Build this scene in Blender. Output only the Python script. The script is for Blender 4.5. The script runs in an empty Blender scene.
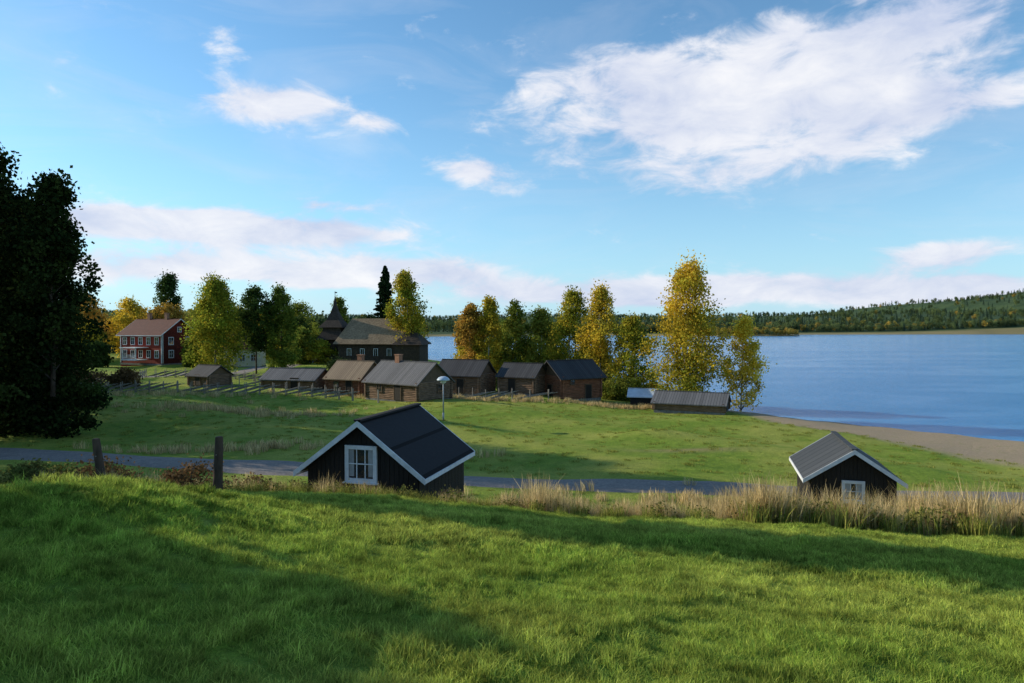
import bpy, math, random
import numpy as np
from mathutils import Vector, Matrix
random.seed(7); rng=np.random.default_rng(7)
scene=bpy.context.scene
EYE=12.0
# ------------------------------------------------------------ helpers
def link(o,parent=None):
    scene.collection.objects.link(o)
    if parent: o.parent=parent
    return o
def empty(name,loc=(0,0,0),rot=0,parent=None):
    e=bpy.data.objects.new(name,None); e.location=loc; e.rotation_euler=(0,0,math.radians(rot)); e.empty_display_size=.5
    return link(e,parent)
def mesh_np(name,V,F,mat=None,smooth=False,attr=None):
    me=bpy.data.meshes.new(name); V=np.asarray(V,np.float32); F=np.asarray(F,np.int32)
    k=F.shape[1]
    me.vertices.add(len(V)); me.vertices.foreach_set('co',V.ravel())
    me.loops.add(F.size); me.loops.foreach_set('vertex_index',F.ravel())
    me.polygons.add(len(F)); me.polygons.foreach_set('loop_start',np.arange(0,F.size,k,dtype=np.int32))
    try: me.polygons.foreach_set('loop_total',np.full(len(F),k,np.int32))
    except Exception: pass
    me.update(calc_edges=True)
    if smooth: me.polygons.foreach_set('use_smooth',np.ones(len(F),bool))
    if attr is not None:
        for an,av in attr.items():
            a=me.color_attributes.new(an,'FLOAT_COLOR','POINT'); a.data.foreach_set('color',np.asarray(av,np.float32).ravel())
    if mat: me.materials.append(mat)
    return me
def part(name,geo,mat,parent=None,smooth=False,bevel=0):
    V=[];F=[]
    for v,f in geo:
        b=len(V); V+= [tuple(p) for p in v]; F+=[tuple(i+b for i in q) for q in f]
    me=bpy.data.meshes.new(name); me.from_pydata(V,[],F); me.update()
    if smooth:
        for p in me.polygons: p.use_smooth=True
    me.materials.append(mat)
    o=bpy.data.objects.new(name,me); link(o,parent)
    if bevel:
        m=o.modifiers.new('b','BEVEL'); m.width=bevel; m.segments=2
    return o
def box(cx,cy,cz,sx,sy,sz,M=None):
    v=[Vector((cx+a*sx/2,cy+b*sy/2,cz+c*sz/2)) for a in(-1,1) for b in(-1,1) for c in(-1,1)]
    if M: v=[M@p for p in v]
    return v,[(0,1,3,2),(4,6,7,5),(0,4,5,1),(2,3,7,6),(0,2,6,4),(1,5,7,3)]
def cyl(p0,p1,r0,r1=None,n=8,cap=True):
    p0=Vector(p0);p1=Vector(p1); r1=r0 if r1 is None else r1
    d=(p1-p0).normalized(); a=d.orthogonal().normalized(); b=d.cross(a)
    v=[];f=[]
    for p,r in((p0,r0),(p1,r1)):
        for i in range(n):
            t=2*math.pi*i/n; v.append(p+a*math.cos(t)*r+b*math.sin(t)*r)
    for i in range(n): f.append((i,(i+1)%n,n+(i+1)%n,n+i))
    if cap: f.append(tuple(range(n-1,-1,-1))); f.append(tuple(range(n,2*n)))
    return v,f
def prism_x(poly,x0,x1):
    n=len(poly); v=[(x0,y,z) for y,z in poly]+[(x1,y,z) for y,z in poly]
    f=[(i,(i+1)%n,n+(i+1)%n,n+i) for i in range(n)]+[tuple(range(n-1,-1,-1)),tuple(range(n,2*n))]
    return v,f
def revolve(prof,n=20):
    v=[];f=[]
    for r,z in prof:
        for i in range(n):
            t=2*math.pi*i/n; v.append((r*math.cos(t),r*math.sin(t),z))
    for k in range(len(prof)-1):
        for i in range(n): f.append((k*n+i,k*n+(i+1)%n,(k+1)*n+(i+1)%n,(k+1)*n+i))
    return v,f
# ------------------------------------------------------------ materials
class NT:
    def __init__(s,tree): s.t=tree; s.n=tree.nodes; s.l=tree.links
    def node(s,typ,**kw):
        nd=s.n.new(typ)
        for k,v in kw.items():
            if k.startswith('_'): setattr(nd,k[1:],v)
            else: s.inp(nd,k,v)
        return nd
    def inp(s,nd,k,v):
        sock=nd.inputs[k]
        if isinstance(v,bpy.types.NodeSocket): s.l.new(v,sock)
        else: sock.default_value=v
    def math(s,op,a,b=None,c=None,clamp=False):
        nd=s.n.new('ShaderNodeMath'); nd.operation=op; nd.use_clamp=clamp
        for i,x in enumerate((a,b,c)):
            if x is None: continue
            if isinstance(x,bpy.types.NodeSocket): s.l.new(x,nd.inputs[i])
            else: nd.inputs[i].default_value=x
        return nd.outputs[0]
    def mix(s,f,a,b,mode='MIX'):
        nd=s.n.new('ShaderNodeMix'); nd.data_type='RGBA'; nd.blend_type=mode
        for i,x in ((0,f),(6,a),(7,b)):
            if isinstance(x,bpy.types.NodeSocket): s.l.new(x,nd.inputs[i])
            else: nd.inputs[i].default_value=(tuple(x)+(1,) if (hasattr(x,'__len__') and len(x)==3) else x)
        return nd.outputs[2]
    def ramp(s,f,stops):
        nd=s.n.new('ShaderNodeValToRGB'); s.l.new(f,nd.inputs[0]); cr=nd.color_ramp
        while len(cr.elements)<len(stops): cr.elements.new(.5)
        for e,(p,c) in zip(cr.elements,stops): e.position=p; e.color=tuple(c)+(1,) if len(c)==3 else c
        return nd.outputs[0]
    def noise(s,vec,scale,detail=4,rough=.55,dist=0):
        nd=s.node('ShaderNodeTexNoise',Scale=scale,Detail=detail,Roughness=rough,Distortion=dist)
        if vec is not None: s.l.new(vec,nd.inputs['Vector'])
        return nd.outputs[0]
    def scale(s,vec,sc):
        nd=s.n.new('ShaderNodeMapping'); nd.inputs['Scale'].default_value=sc; s.l.new(vec,nd.inputs[0]); return nd.outputs[0]
def newmat(name):
    m=bpy.data.materials.new(name); m.use_nodes=True; nt=NT(m.node_tree); nt.n.clear()
    out=nt.n.new('ShaderNodeOutputMaterial'); return m,nt,out
def pmat(name,c1,c2,scale=3,rough=.8,stretch=(1,1,1),bump=.3,spec=.3,bscale=None,metal=0,coord='Object',contrast=(.3,.7)):
    m,nt,out=newmat(name)
    tc=nt.n.new('ShaderNodeTexCoord').outputs[coord]; v=nt.scale(tc,stretch)
    n=nt.noise(v,scale,4,.6)
    col=nt.ramp(n,[(contrast[0],c1),(contrast[1],c2)])
    n2=nt.noise(tc,scale*.23,2)
    col=nt.mix(.5,col,nt.ramp(n2,[(.3,(.55,.55,.55)),(.7,(1,1,1))]),'MULTIPLY')
    b=nt.node('ShaderNodeBump',Strength=bump,Distance=.02,Height=nt.noise(v,bscale or scale*3,3))
    p=nt.node('ShaderNodeBsdfPrincipled',Roughness=rough,Metallic=metal,Normal=b.outputs[0])
    p.inputs['Specular IOR Level'].default_value=spec
    nt.inp(p,'Base Color',col); nt.l.new(p.outputs[0],out.inputs[0]); return m
def stripemat(name,c1,c2,axis,freq,rough=.8,bump=.5,nscale=6):
    m,nt,out=newmat(name)
    tc=nt.n.new('ShaderNodeTexCoord').outputs['Object']
    sx=nt.node('ShaderNodeSeparateXYZ'); nt.l.new(tc,sx.inputs[0])
    a=nt.math('MULTIPLY',sx.outputs[axis],freq); fr=nt.math('FRACT',a); fl=nt.math('FLOOR',a)
    wn=nt.n.new('ShaderNodeTexWhiteNoise'); wn.noise_dimensions='1D'; nt.l.new(fl,wn.inputs['W'])
    n=nt.noise(tc,nscale,4,.65)
    f=nt.math('ADD',nt.math('MULTIPLY',wn.outputs['Value'],.45),nt.math('MULTIPLY',n,.6))
    col=nt.mix(f,c1,c2)
    gap=nt.math('GREATER_THAN',fr,.1)
    col=nt.mix(nt.math('SUBTRACT',1.0,gap),col,(c1[0]*.3,c1[1]*.3,c1[2]*.3))
    b=nt.node('ShaderNodeBump',Strength=bump,Distance=.03,Height=nt.math('ADD',gap,nt.math('MULTIPLY',n,.5)))
    p=nt.node('ShaderNodeBsdfPrincipled',Roughness=rough,Normal=b.outputs[0]); p.inputs['Specular IOR Level'].default_value=.25
    nt.inp(p,'Base Color',col); nt.l.new(p.outputs[0],out.inputs[0]); return m
def leafmat(name,ca,cb,trans=.35,rnd=False,attr='lc',patch=False):
    m,nt,out=newmat(name)
    if rnd:
        r=nt.n.new('ShaderNodeObjectInfo').outputs['Random']; f=r; br=nt.math('FRACT',nt.math('MULTIPLY',r,7.31))
        br=nt.math('ADD',.6,nt.math('MULTIPLY',br,.8))
    else:
        at=nt.n.new('ShaderNodeAttribute'); at.attribute_name=attr
        s=nt.node('ShaderNodeSeparateColor'); nt.l.new(at.outputs['Color'],s.inputs[0]); f=s.outputs[0]; br=s.outputs[1]
    if patch:
        pos=nt.n.new('ShaderNodeNewGeometry').outputs['Position']
        pn=nt.noise(pos,.75,3,.6); pn2=nt.noise(pos,5.5,2,.6)
        br=nt.math('MULTIPLY',br,nt.math('MULTIPLY_ADD',pn,1.7,.2)); br=nt.math('MULTIPLY',br,nt.math('MULTIPLY_ADD',pn2,2.1,0.0))
        f=nt.math('ADD',nt.math('MULTIPLY',f,.6),nt.math('MULTIPLY',nt.math('SUBTRACT',nt.noise(pos,.33,2),.35),1.5),clamp=True)
    col=nt.mix(f,ca,cb)
    mul=nt.node('ShaderNodeVectorMath',_operation='SCALE'); nt.l.new(col,mul.inputs[0]); nt.l.new(br,mul.inputs['Scale'])
    d=nt.node('ShaderNodeBsdfDiffuse'); nt.l.new(mul.outputs[0],d.inputs[0])
    t=nt.node('ShaderNodeBsdfTranslucent'); nt.l.new(mul.outputs[0],t.inputs[0])
    mx=nt.n.new('ShaderNodeMixShader'); mx.inputs[0].default_value=trans; nt.l.new(d.outputs[0],mx.inputs[1]); nt.l.new(t.outputs[0],mx.inputs[2])
    nt.l.new(mx.outputs[0],out.inputs[0]); return m
# ------------------------------------------------------------ terrain function
LAKE=np.array([(3500,-260),(700,-200),(250,-60),(130,8),(80,48),(64,60),(53,70),(42,83),(33,93),(28,102),(24,120),(12,150),(-4,185),(-20,228),(-45,280),(-100,380),(-160,520),(-140,800),
 (-40,930),(120,985),(230,930),(300,885),(372,895),(392,925),(400,1000),(470,1080),(800,1130),(1500,1150),(3500,1150)],float)
def sdist(x,y):
    x=np.asarray(x,float);y=np.asarray(y,float)
    best=np.full(x.shape,1e18); ins=np.zeros(x.shape,bool)
    n=len(LAKE)
    for i in range(n):
        ax,ay=LAKE[i];bx,by=LAKE[(i+1)%n]; dx,dy=bx-ax,by-ay
        t=np.clip(((x-ax)*dx+(y-ay)*dy)/(dx*dx+dy*dy),0,1)
        best=np.minimum(best,(x-ax-t*dx)**2+(y-ay-t*dy)**2)
        c=((ay>y)!=(by>y))&(x<(bx-ax)*(y-ay)/((by-ay) if by!=ay else 1e-9)+ax); ins^=c
    d=np.sqrt(best); return np.where(ins,-d,d)+.5*np.sin(x*.31+y*.17)+.35*np.sin(x*.83-y*.6)
def sst(t): t=np.clip(t,0,1); return t*t*(3-2*t)
EY=[-30,0,2.5,5,7.5,10,12.5,15,17,18.5,20,22,25,28,32,36,400]
EZ=[6.2,6.05,5.9,5.64,5.3,4.88,4.4,3.86,3.42,3.0,2.35,1.65,.95,.5,.15,0,0]
def terrain(x,y,dd=None):
    x=np.asarray(x,float);y=np.asarray(y,float)
    d=sdist(x,y) if dd is None else dd
    z=np.where(d>0,4.3*(1-np.exp(-np.maximum(d,0)/28)),np.maximum(d*.12,-3))
    ys=y+.5*np.sin(x*.23)+.25*np.sin(x*.6+1)
    E=(np.interp(ys-.5,EY,EZ)+np.interp(ys,EY,EZ)+np.interp(ys+.5,EY,EZ))/3
    z=z+E*(1-np.where(x>0,.013,.008)*np.clip(x,-20,25))
    z=z+.5*np.exp(-(((x+4.9)/1.7)**2+((y-7.8)/2.6)**2))
    w=sst((y-30)/15)*sst(d/12)*(1-sst((y-200)/200))
    z=z+w*(.34*np.sin(x*.16+y*.11+.6)*np.sin(y*.19-x*.05)+.16*np.sin(x*.37+y*.29)+.6*np.exp(-(((x-11)/3.2)**2+((y-53)/2.2)**2)))
    z=z+w*.9*np.exp(-(((x+52)/11)**2+((y-72)/10)**2))
    near=1-sst((y-18)/10)
    z=z+near*(.035*np.sin(x*1.3+y*.7)*np.sin(y*1.1-x*.4)+.02*np.sin(x*2.9-y*2.3))
    R=np.sqrt(x*x+y*y); b=x/np.maximum(y,1)
    h=np.interp(b,[-1.2,-.4,0,.3,.45,.6,.75,1.3],[62,48,40,44,58,78,100,120])
    z=z+np.where(d>0,sst((R-1150)/1500)*h*(1+.12*np.sin(x*.004+1)+.1*np.sin(x*.0113+y*.003)+.05*np.sin(x*.027)),0)
    return z
def tz(x,y): return float(terrain(np.array([x]),np.array([y]))[0])
def axis(step,k,mx):
    a=[0.]
    while a[-1]<mx: a.append(a[-1]+max(step,k*a[-1]))
    return np.array(a)
ax=axis(.5,.025,3800); xs=np.concatenate([-ax[:0:-1],ax])
ay=axis(.45,.018,4200); an=axis(2,.2,400); ys=np.concatenate([-an[:0:-1],ay])
X,Y=np.meshgrid(xs,ys); D=sdist(X,Y); Z=terrain(X,Y,D)
nx,ny=len(xs),len(ys)
V=np.stack([X.ravel(),Y.ravel(),Z.ravel()],1)
idx=np.arange(nx*ny).reshape(ny,nx)
F=np.stack([idx[:-1,:-1].ravel(),idx[:-1,1:].ravel(),idx[1:,1:].ravel(),idx[1:,:-1].ravel()],1)
def sandw(X): return np.clip(4.0+(X-21)*1.75,1.8,29)
wdt=sandw(X)
sand=1-sst((D-wdt)/(2+wdt*.35))
sand=np.where(Y>600,(1-sst((D-8)/20))*.3,sand)
dry=np.exp(-(((X-12)/5.5)**2+((Y-46)/1.0)**2))+.8*np.exp(-(((X+5)/9)**2+((Y-88)/5)**2))
strip=sst((Y-17.3-0.5*np.sin(X*.6))/.8)*(1-sst((Y-24)/5)); dry=np.maximum(dry,strip*.9)
reed=np.where(Y>600,(1-sst((D-20)/40)),0); dry=np.maximum(dry,reed)
far=sst((Y-170)/120)*sst((D-12)/20)
A=np.stack([sand.ravel(),dry.ravel(),far.ravel(),np.ones(nx*ny)],1)
m,nt,out=newmat('ground_grass')
tc=nt.n.new('ShaderNodeTexCoord').outputs['Object']
at=nt.n.new('ShaderNodeAttribute'); at.attribute_name='mask'
sp=nt.node('ShaderNodeSeparateColor'); nt.l.new(at.outputs['Color'],sp.inputs[0])
n1=nt.noise(tc,.13,4,.6); n2=nt.noise(tc,1.3,5,.7); n3=nt.noise(tc,9,4,.7)
g=nt.ramp(n2,[(.3,(.12,.205,.022)),(.7,(.25,.345,.042))])
g=nt.mix(nt.math('MULTIPLY',nt.math('SUBTRACT',n1,.42,clamp=True),4.0,clamp=True),g,(.38,.39,.08))
g=nt.mix(.75,g,nt.ramp(n3,[(.25,(.42,.42,.42)),(.75,(1.3,1.3,1.3))]),'MULTIPLY')
dryc=nt.ramp(n3,[(.3,(.18,.155,.06)),(.7,(.38,.30,.14))])
df=nt.math('ADD',sp.outputs[1],nt.math('MULTIPLY',nt.math('SUBTRACT',n2,.5),1.2),clamp=True)
g=nt.mix(nt.math('MULTIPLY',df,sp.outputs[1],clamp=True),g,dryc)
forest=nt.ramp(nt.noise(tc,.02,5,.7),[(.35,(.035,.065,.03)),(.65,(.07,.105,.04))])
g=nt.mix(sp.outputs[2],g,forest)
sandc=nt.ramp(n3,[(.3,(.28,.21,.135)),(.7,(.48,.37,.255))])
sandc=nt.mix(nt.math('MULTIPLY',nt.math('GREATER_THAN',n2,.58),.45),sandc,(.24,.25,.09))
sf=nt.math('ADD',sp.outputs[0],nt.math('MULTIPLY',nt.math('SUBTRACT',n2,.5),.7),clamp=True)
g=nt.mix(nt.math('MULTIPLY',sf,nt.math('MULTIPLY',sp.outputs[0],2,clamp=True),clamp=True),g,sandc)
bp=nt.node('ShaderNodeBump',Strength=.85,Distance=.15,Height=nt.math('ADD',n3,nt.math('MULTIPLY',n2,1.5)))
p=nt.node('ShaderNodeBsdfPrincipled',Roughness=.95,Normal=bp.outputs[0]); p.inputs['Specular IOR Level'].default_value=.1
nt.inp(p,'Base Color',g); nt.l.new(p.outputs[0],out.inputs[0])
ground=bpy.data.objects.new('ground',mesh_np('ground',V,F,m,True,{'mask':A})); link(ground)
# ------------------------------------------------------------ lake
m,nt,out=newmat('lake_water')
tc=nt.n.new('ShaderNodeTexCoord').outputs['Object']
w1=nt.noise(nt.scale(tc,(.5,1.1,1)),1.6,5,.65); w2=nt.noise(nt.scale(tc,(.03,.12,1)),.35,3,.6,1.5)
calm=nt.ramp(w2,[(.40,(.45,.45,.45)),(.55,(1,1,1))])
bp=nt.node('ShaderNodeBump',Distance=.5,Height=w1); nt.l.new(nt.math('MULTIPLY',calm,.9),bp.inputs['Strength'])
p=nt.node('ShaderNodeBsdfPrincipled',Roughness=.12,IOR=1.33,Normal=bp.outputs[0])
p.inputs['Base Color'].default_value=(.055,.29,.62,1)
nt.l.new(p.outputs[0],out.inputs[0])
wv=[(-900,-300,0),(4200,-300,0),(4200,1400,0),(-900,1400,0)]
lake=bpy.data.objects.new('lake',mesh_np('lake',wv,[(0,1,2,3)],m)); link(lake)
# ------------------------------------------------------------ roads
def ribbon(name,pts,width,mat,off=.05,seg=.7,wob=0):
    P=[Vector(p) for p in pts]; S=[]
    for i in range(len(P)-1):
        p0=P[max(i-1,0)];p1=P[i];p2=P[i+1];p3=P[min(i+2,len(P)-1)]
        k=max(2,int((p2-p1).length/seg))
        for j in range(k):
            t=j/k; S.append(.5*((2*p1)+(p2-p0)*t+(2*p0-5*p1+4*p2-p3)*t*t+(3*p1-3*p2+p3-p0)*t**3))
    S.append(P[-1]); V=[];C=8
    for i,s in enumerate(S):
        t=(S[min(i+1,len(S)-1)]-S[max(i-1,0)]).normalized(); nrm=Vector((-t.y,t.x))
        for c in range(C+1):
            u=(c/C-.5)*(width+wob*math.sin(i*.7)+wob*random.uniform(-.5,.5)); q=s+nrm*u; V.append((q.x,q.y))
    V=np.array(V); z=terrain(V[:,0],V[:,1])+off; edge=np.tile([(-.08 if c in(0,C) else 0) for c in range(C+1)],len(S)); z=z+edge
    V3=np.column_stack([V,z]); F=[]
    for i in range(len(S)-1):
        for c in range(C): a=i*(C+1)+c; F.append((a,a+1,a+C+2,a+C+1))
    o=bpy.data.objects.new(name,mesh_np(name,V3,F,mat,True)); link(o); return o
asph=pmat('asphalt_worn',(.16,.14,.13),(.28,.245,.22),8,.9,bump=.3)
ribbon('road',[(-90,58),(-60,49),(-35,43),(-15,38.8),(0,36),(12,34.5),(25,33.6),(45,32),(80,20)],3.8,asph,wob=.25)
ribbon('village_road',[(-150,92),(-110,98),(-80,103),(-60,109),(-50,120),(-48,150)],4.5,asph)
# ------------------------------------------------------------ sky / world
SUN_EL=22; SUN_AZ=-72
w=bpy.data.worlds.new('World'); scene.world=w; w.use_nodes=True; nt=NT(w.node_tree); nt.n.clear()
try: w.cycles.sampling_method='MANUAL'; w.cycles.sample_map_resolution=256
except Exception: pass
out=nt.n.new('ShaderNodeOutputWorld'); bg=nt.n.new('ShaderNodeBackground'); STR=.15; bg.inputs[1].default_value=STR
sky=nt.n.new('ShaderNodeTexSky'); sky.sky_type='NISHITA'; sky.sun_disc=False; sky.sun_elevation=math.radians(SUN_EL); sky.sun_rotation=math.radians(SUN_AZ%360)
sky.air_density=1.0; sky.dust_density=.3; sky.ozone_density=1.5; sky.altitude=200
tc=nt.n.new('ShaderNodeTexCoord').outputs['Generated']
s=nt.node('ShaderNodeSeparateXYZ'); nt.l.new(tc,s.inputs[0]); x,y,z=s.outputs
az=nt.math('ARCTAN2',x,y); rad=nt.math('SQRT',nt.math('ADD',nt.math('MULTIPLY',x,x),nt.math('MULTIPLY',y,y))); el=nt.math('ARCTAN2',z,rad)
CL=[]
def cpx(px,py,hw,hh,wt):
    a=math.atan((px-512)/683); e=math.atan((327-py)/683*math.cos(a)); c=math.cos(a)
    CL.append((a,e,hw/683*c*c,hh/683*c,wt))
cpx(640,100,120,42,1.1);cpx(800,85,160,52,1.2);cpx(915,108,100,26,.85);cpx(890,25,110,20,.75)
cpx(255,97,48,17,1.05);cpx(310,108,42,18,1.05);cpx(228,38,26,16,.5);cpx(375,122,22,10,.75);cpx(480,178,42,17,1.15)
cpx(150,226,110,17,1.5);cpx(300,236,110,15,1.4);cpx(330,205,60,9,.7);cpx(210,268,190,14,1.3);cpx(400,274,110,12,1.2)
cpx(940,256,65,10,1.2);cpx(830,288,150,14,1.3);cpx(690,292,110,14,1.2);cpx(980,285,80,11,1.0);cpx(540,292,110,12,1.1);cpx(740,165,150,20,.65)
CL+= [(1.9,.25,.6,.07,.8),(-1.9,.3,.6,.09,.8)]
M=None
cv=nt.n.new('ShaderNodeCombineXYZ'); nt.l.new(az,cv.inputs[0]); nt.l.new(nt.math('MULTIPLY',el,2.2),cv.inputs[1])
wn=nt.node('ShaderNodeTexNoise',Scale=5.0,Detail=3.0); nt.l.new(cv.outputs[0],wn.inputs['Vector'])
wc=nt.node('ShaderNodeSeparateColor'); nt.l.new(wn.outputs['Color'],wc.inputs[0])
azw=nt.math('ADD',az,nt.math('MULTIPLY',nt.math('SUBTRACT',wc.outputs[0],.5),.12)); elw=nt.math('ADD',el,nt.math('MULTIPLY',nt.math('SUBTRACT',wc.outputs[1],.5),.05))
for a,e,sa,se,wt in CL:
    da=nt.math('MULTIPLY',nt.math('SUBTRACT',azw,a),1/sa); de=nt.math('MULTIPLY',nt.math('SUBTRACT',elw,e),1/se)
    q=nt.math('MULTIPLY_ADD',da,da,nt.math('MULTIPLY',de,de))
    g_=nt.math('MULTIPLY',nt.math('POWER',.4066,q),wt)
    M=g_ if M is None else nt.math('ADD',M,g_)
M=nt.math('MINIMUM',M,1.3)
N=nt.noise(cv.outputs[0],11,8,.62,.4); N2=nt.noise(cv.outputs[0],4.2,4,.5,.3)
den=nt.math('ADD',M,nt.math('MULTIPLY',nt.math('SUBTRACT',N,.5),2.6))
mr=nt.node('ShaderNodeMapRange',_interpolation_type='SMOOTHSTEP'); nt.l.new(den,mr.inputs[0])
mr.inputs[1].default_value=.25; mr.inputs[2].default_value=1.1
den=nt.math('MULTIPLY',mr.outputs[0],.95)
v2=nt.scale(cv.outputs[0],(1,1.8,1)); ci=nt.noise(v2,3.0,6,.6,1.0)
veil=nt.math('MULTIPLY',nt.math('SUBTRACT',ci,.46,clamp=True),.8,clamp=True)
den=nt.math('SUBTRACT',1.0,nt.math('MULTIPLY',nt.math('SUBTRACT',1.0,den),nt.math('SUBTRACT',1.0,veil)))
shade=nt.math('ADD',nt.math('MULTIPLY',N2,1.9),nt.math('MULTIPLY',N,1.5)); shade=nt.math('SUBTRACT',shade,1.18,clamp=True)
cc=nt.mix(shade,(.53/STR,.61/STR,.82/STR),(.97/STR,.97/STR,1.0/STR))
tint=nt.mix(1.0,sky.outputs[0],(.70,1.06,1.22),'MULTIPLY')
hz=nt.math('POWER',2.718,nt.math('MULTIPLY',nt.math('MAXIMUM',el,0.0),-6.5)); 
skyc=nt.mix(nt.math('MULTIPLY',hz,.9),tint,(.50/STR,.75/STR,.95/STR))
fin=nt.mix(den,skyc,cc); nt.l.new(fin,bg.inputs[0]); nt.l.new(bg.outputs[0],out.inputs[0])
sd=bpy.data.lights.new('sun','SUN'); sd.energy=5.0; sd.angle=math.radians(.5); sd.color=(1,.89,.70)
so=bpy.data.objects.new('sun',sd); link(so)
e=math.radians(SUN_EL); a=math.radians(SUN_AZ); sdir=Vector((math.sin(a)*math.cos(e),math.cos(a)*math.cos(e),math.sin(e)))
so.rotation_euler=sdir.to_track_quat('Z','Y').to_euler(); so.location=(-60,30,60)
# ------------------------------------------------------------ camera
cd=bpy.data.cameras.new('camera'); cd.lens=24; cd.sensor_width=36; cd.clip_end=9000; cd.clip_start=.1
co=bpy.data.objects.new('camera',cd); co.location=(0,0,EYE); co.rotation_euler=(math.radians(90-1.216),0,0); link(co); scene.camera=co
scene.view_settings.view_transform='Standard'; scene.view_settings.look='None'; scene.view_settings.exposure=0
# ------------------------------------------------------------ vegetation
def rand_unit(n):
    v=rng.normal(size=(n,3)); return v/np.linalg.norm(v,axis=1)[:,None]
def leaf_quads(C,size):
    n=len(C); nn=rand_unit(n)
    u=np.cross(nn,rand_unit(n)); u/=np.linalg.norm(u,axis=1)[:,None]+1e-9; v=np.cross(nn,u)
    s=(size*rng.uniform(.6,1.35,n))[:,None]
    q=np.stack([C-u*s*.5,C-v*s*.38,C+u*s*.5,C+v*s*.38],1).reshape(-1,3)
    return q,np.arange(n*4).reshape(n,4)
def limb_geo(pts,r0,r1,n=6):
    g=[]
    for i in range(len(pts)-1):
        t0=i/(len(pts)-1);t1=(i+1)/(len(pts)-1)
        g.append(cyl(pts[i],pts[i+1],r0+(r1-r0)*t0,r0+(r1-r0)*t1,n,cap=False))
    return g
bark_birch=pmat('birch_bark',(.10,.09,.08),(.50,.48,.44),5,.8,(1,1,.6),bump=.4,contrast=(.36,.46))
bark_pine=pmat('pine_bark',(.05,.035,.025),(.14,.09,.06),6,.9,(1,1,.3),bump=.6)
twig=pmat('twig_bark',(.045,.035,.028),(.10,.08,.06),6,.9)
def broadleaf(name,x,y,h,wd,mat,bark=None,nclump=70,per=90,leaf=.26,base=.12,shape='birch',seed=None,trunk=.02,mixc=None,low=None,fill=.55):
    r=np.random.default_rng(seed if seed is not None else int(abs(x*13+y*7)))
    zg=tz(x,y)-.1; root=empty(name,(x,y,zg),random.uniform(0,360))
    bark=bark or bark_birch
    lean=r.normal(0,.02,2)*h; T=[]
    for i in range(8):
        t=i/7; T.append(Vector((lean[0]*t*t+r.normal(0,.008)*h*t,lean[1]*t*t+r.normal(0,.008)*h*t,h*.95*t)))
    geo=limb_geo(T,max(.09,h*trunk*.55),.02,8); lg=[]
    def tp(z):
        t=np.clip(z/(h*.95),0,1)*7; i=min(int(t),6); return T[i].lerp(T[i+1],t-i)
    C=[];val=[];bri=[]
    ph=r.uniform(0,6.28,4)
    for k in range(nclump):
        t=r.uniform(0,1)**.85; zz=h*(base+(1-base)*t*.97)
        if shape=='birch': env=(math.sin(math.pi*min(1,(t*.84+.14)))**.75)*(1-.25*t)
        elif shape=='round': env=math.sqrt(max(0,1-(2*t-1)**2))*.9+.1
        elif shape=='pine': env=(.35+.65*math.sin(math.pi*min(1,t*.8+.15)))*(1 if t>.25 else .7)
        elif shape=='column': env=min(1,.6+t*2)*min(1,(1.03-t)*2.0)**.6
        else: env=1-t*.9
        an=r.uniform(0,6.283); mod=1+.2*math.sin(2*an+ph[0]+t*5)+.15*math.sin(3*an+ph[1]-t*9)
        if shape=='column': mod+=.22*math.sin(t*23+ph[2]+an)
        rr=wd/2*env*mod*r.uniform(.1,1.0)**fill
        o=tp(zz); cpt=Vector((o.x+rr*math.cos(an),o.y+rr*math.sin(an),zz))
        if k%4==0:
            st=tp(max(zz-rr*.75-.2,h*base*.6)); midp=st.lerp(cpt,.55)+Vector((0,0,.12*rr)); lg+=limb_geo([st,midp,cpt],max(.025,.005*h*(1-t)+.015),.01,5)
        n=int(per*r.uniform(.5,1.3)); rad=wd*r.uniform(.08,.15)
        pts=r.normal(size=(n,3))*np.array([rad,rad,rad*r.uniform(.7,1.2)])*.6+np.array(cpt)
        if shape=='birch':
            m_=r.uniform(size=n)<.3; pts[m_,2]-=r.uniform(0,rad*1.2,m_.sum())
        C.append(pts); cvv=r.uniform(0,1) if mixc is None else np.clip(r.normal(mixc,.2),0,1)
        if low is not None: cvv=np.clip(cvv+low*(.5-t),0,1)
        val.append(np.clip(cvv+r.normal(0,.12,n),0,1)); bri.append(np.clip(r.uniform(.55,1.15)*np.ones(n)+r.normal(0,.15,n),.35,1.5))
    C=np.concatenate(C);val=np.concatenate(val);bri=np.concatenate(bri)
    C[:,2]=np.maximum(C[:,2],.15)
    q,f=leaf_quads(C,leaf)
    at=np.repeat(np.stack([val,bri,val,np.ones(len(val))],1),4,0)
    o=bpy.data.objects.new('foliage',mesh_np('foliage',q,f,mat,False,{'lc':at})); link(o,root)
    part('trunk',geo,bark,root,True)
    if lg: part('limbs',lg,twig,root,True)
    return root
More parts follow.
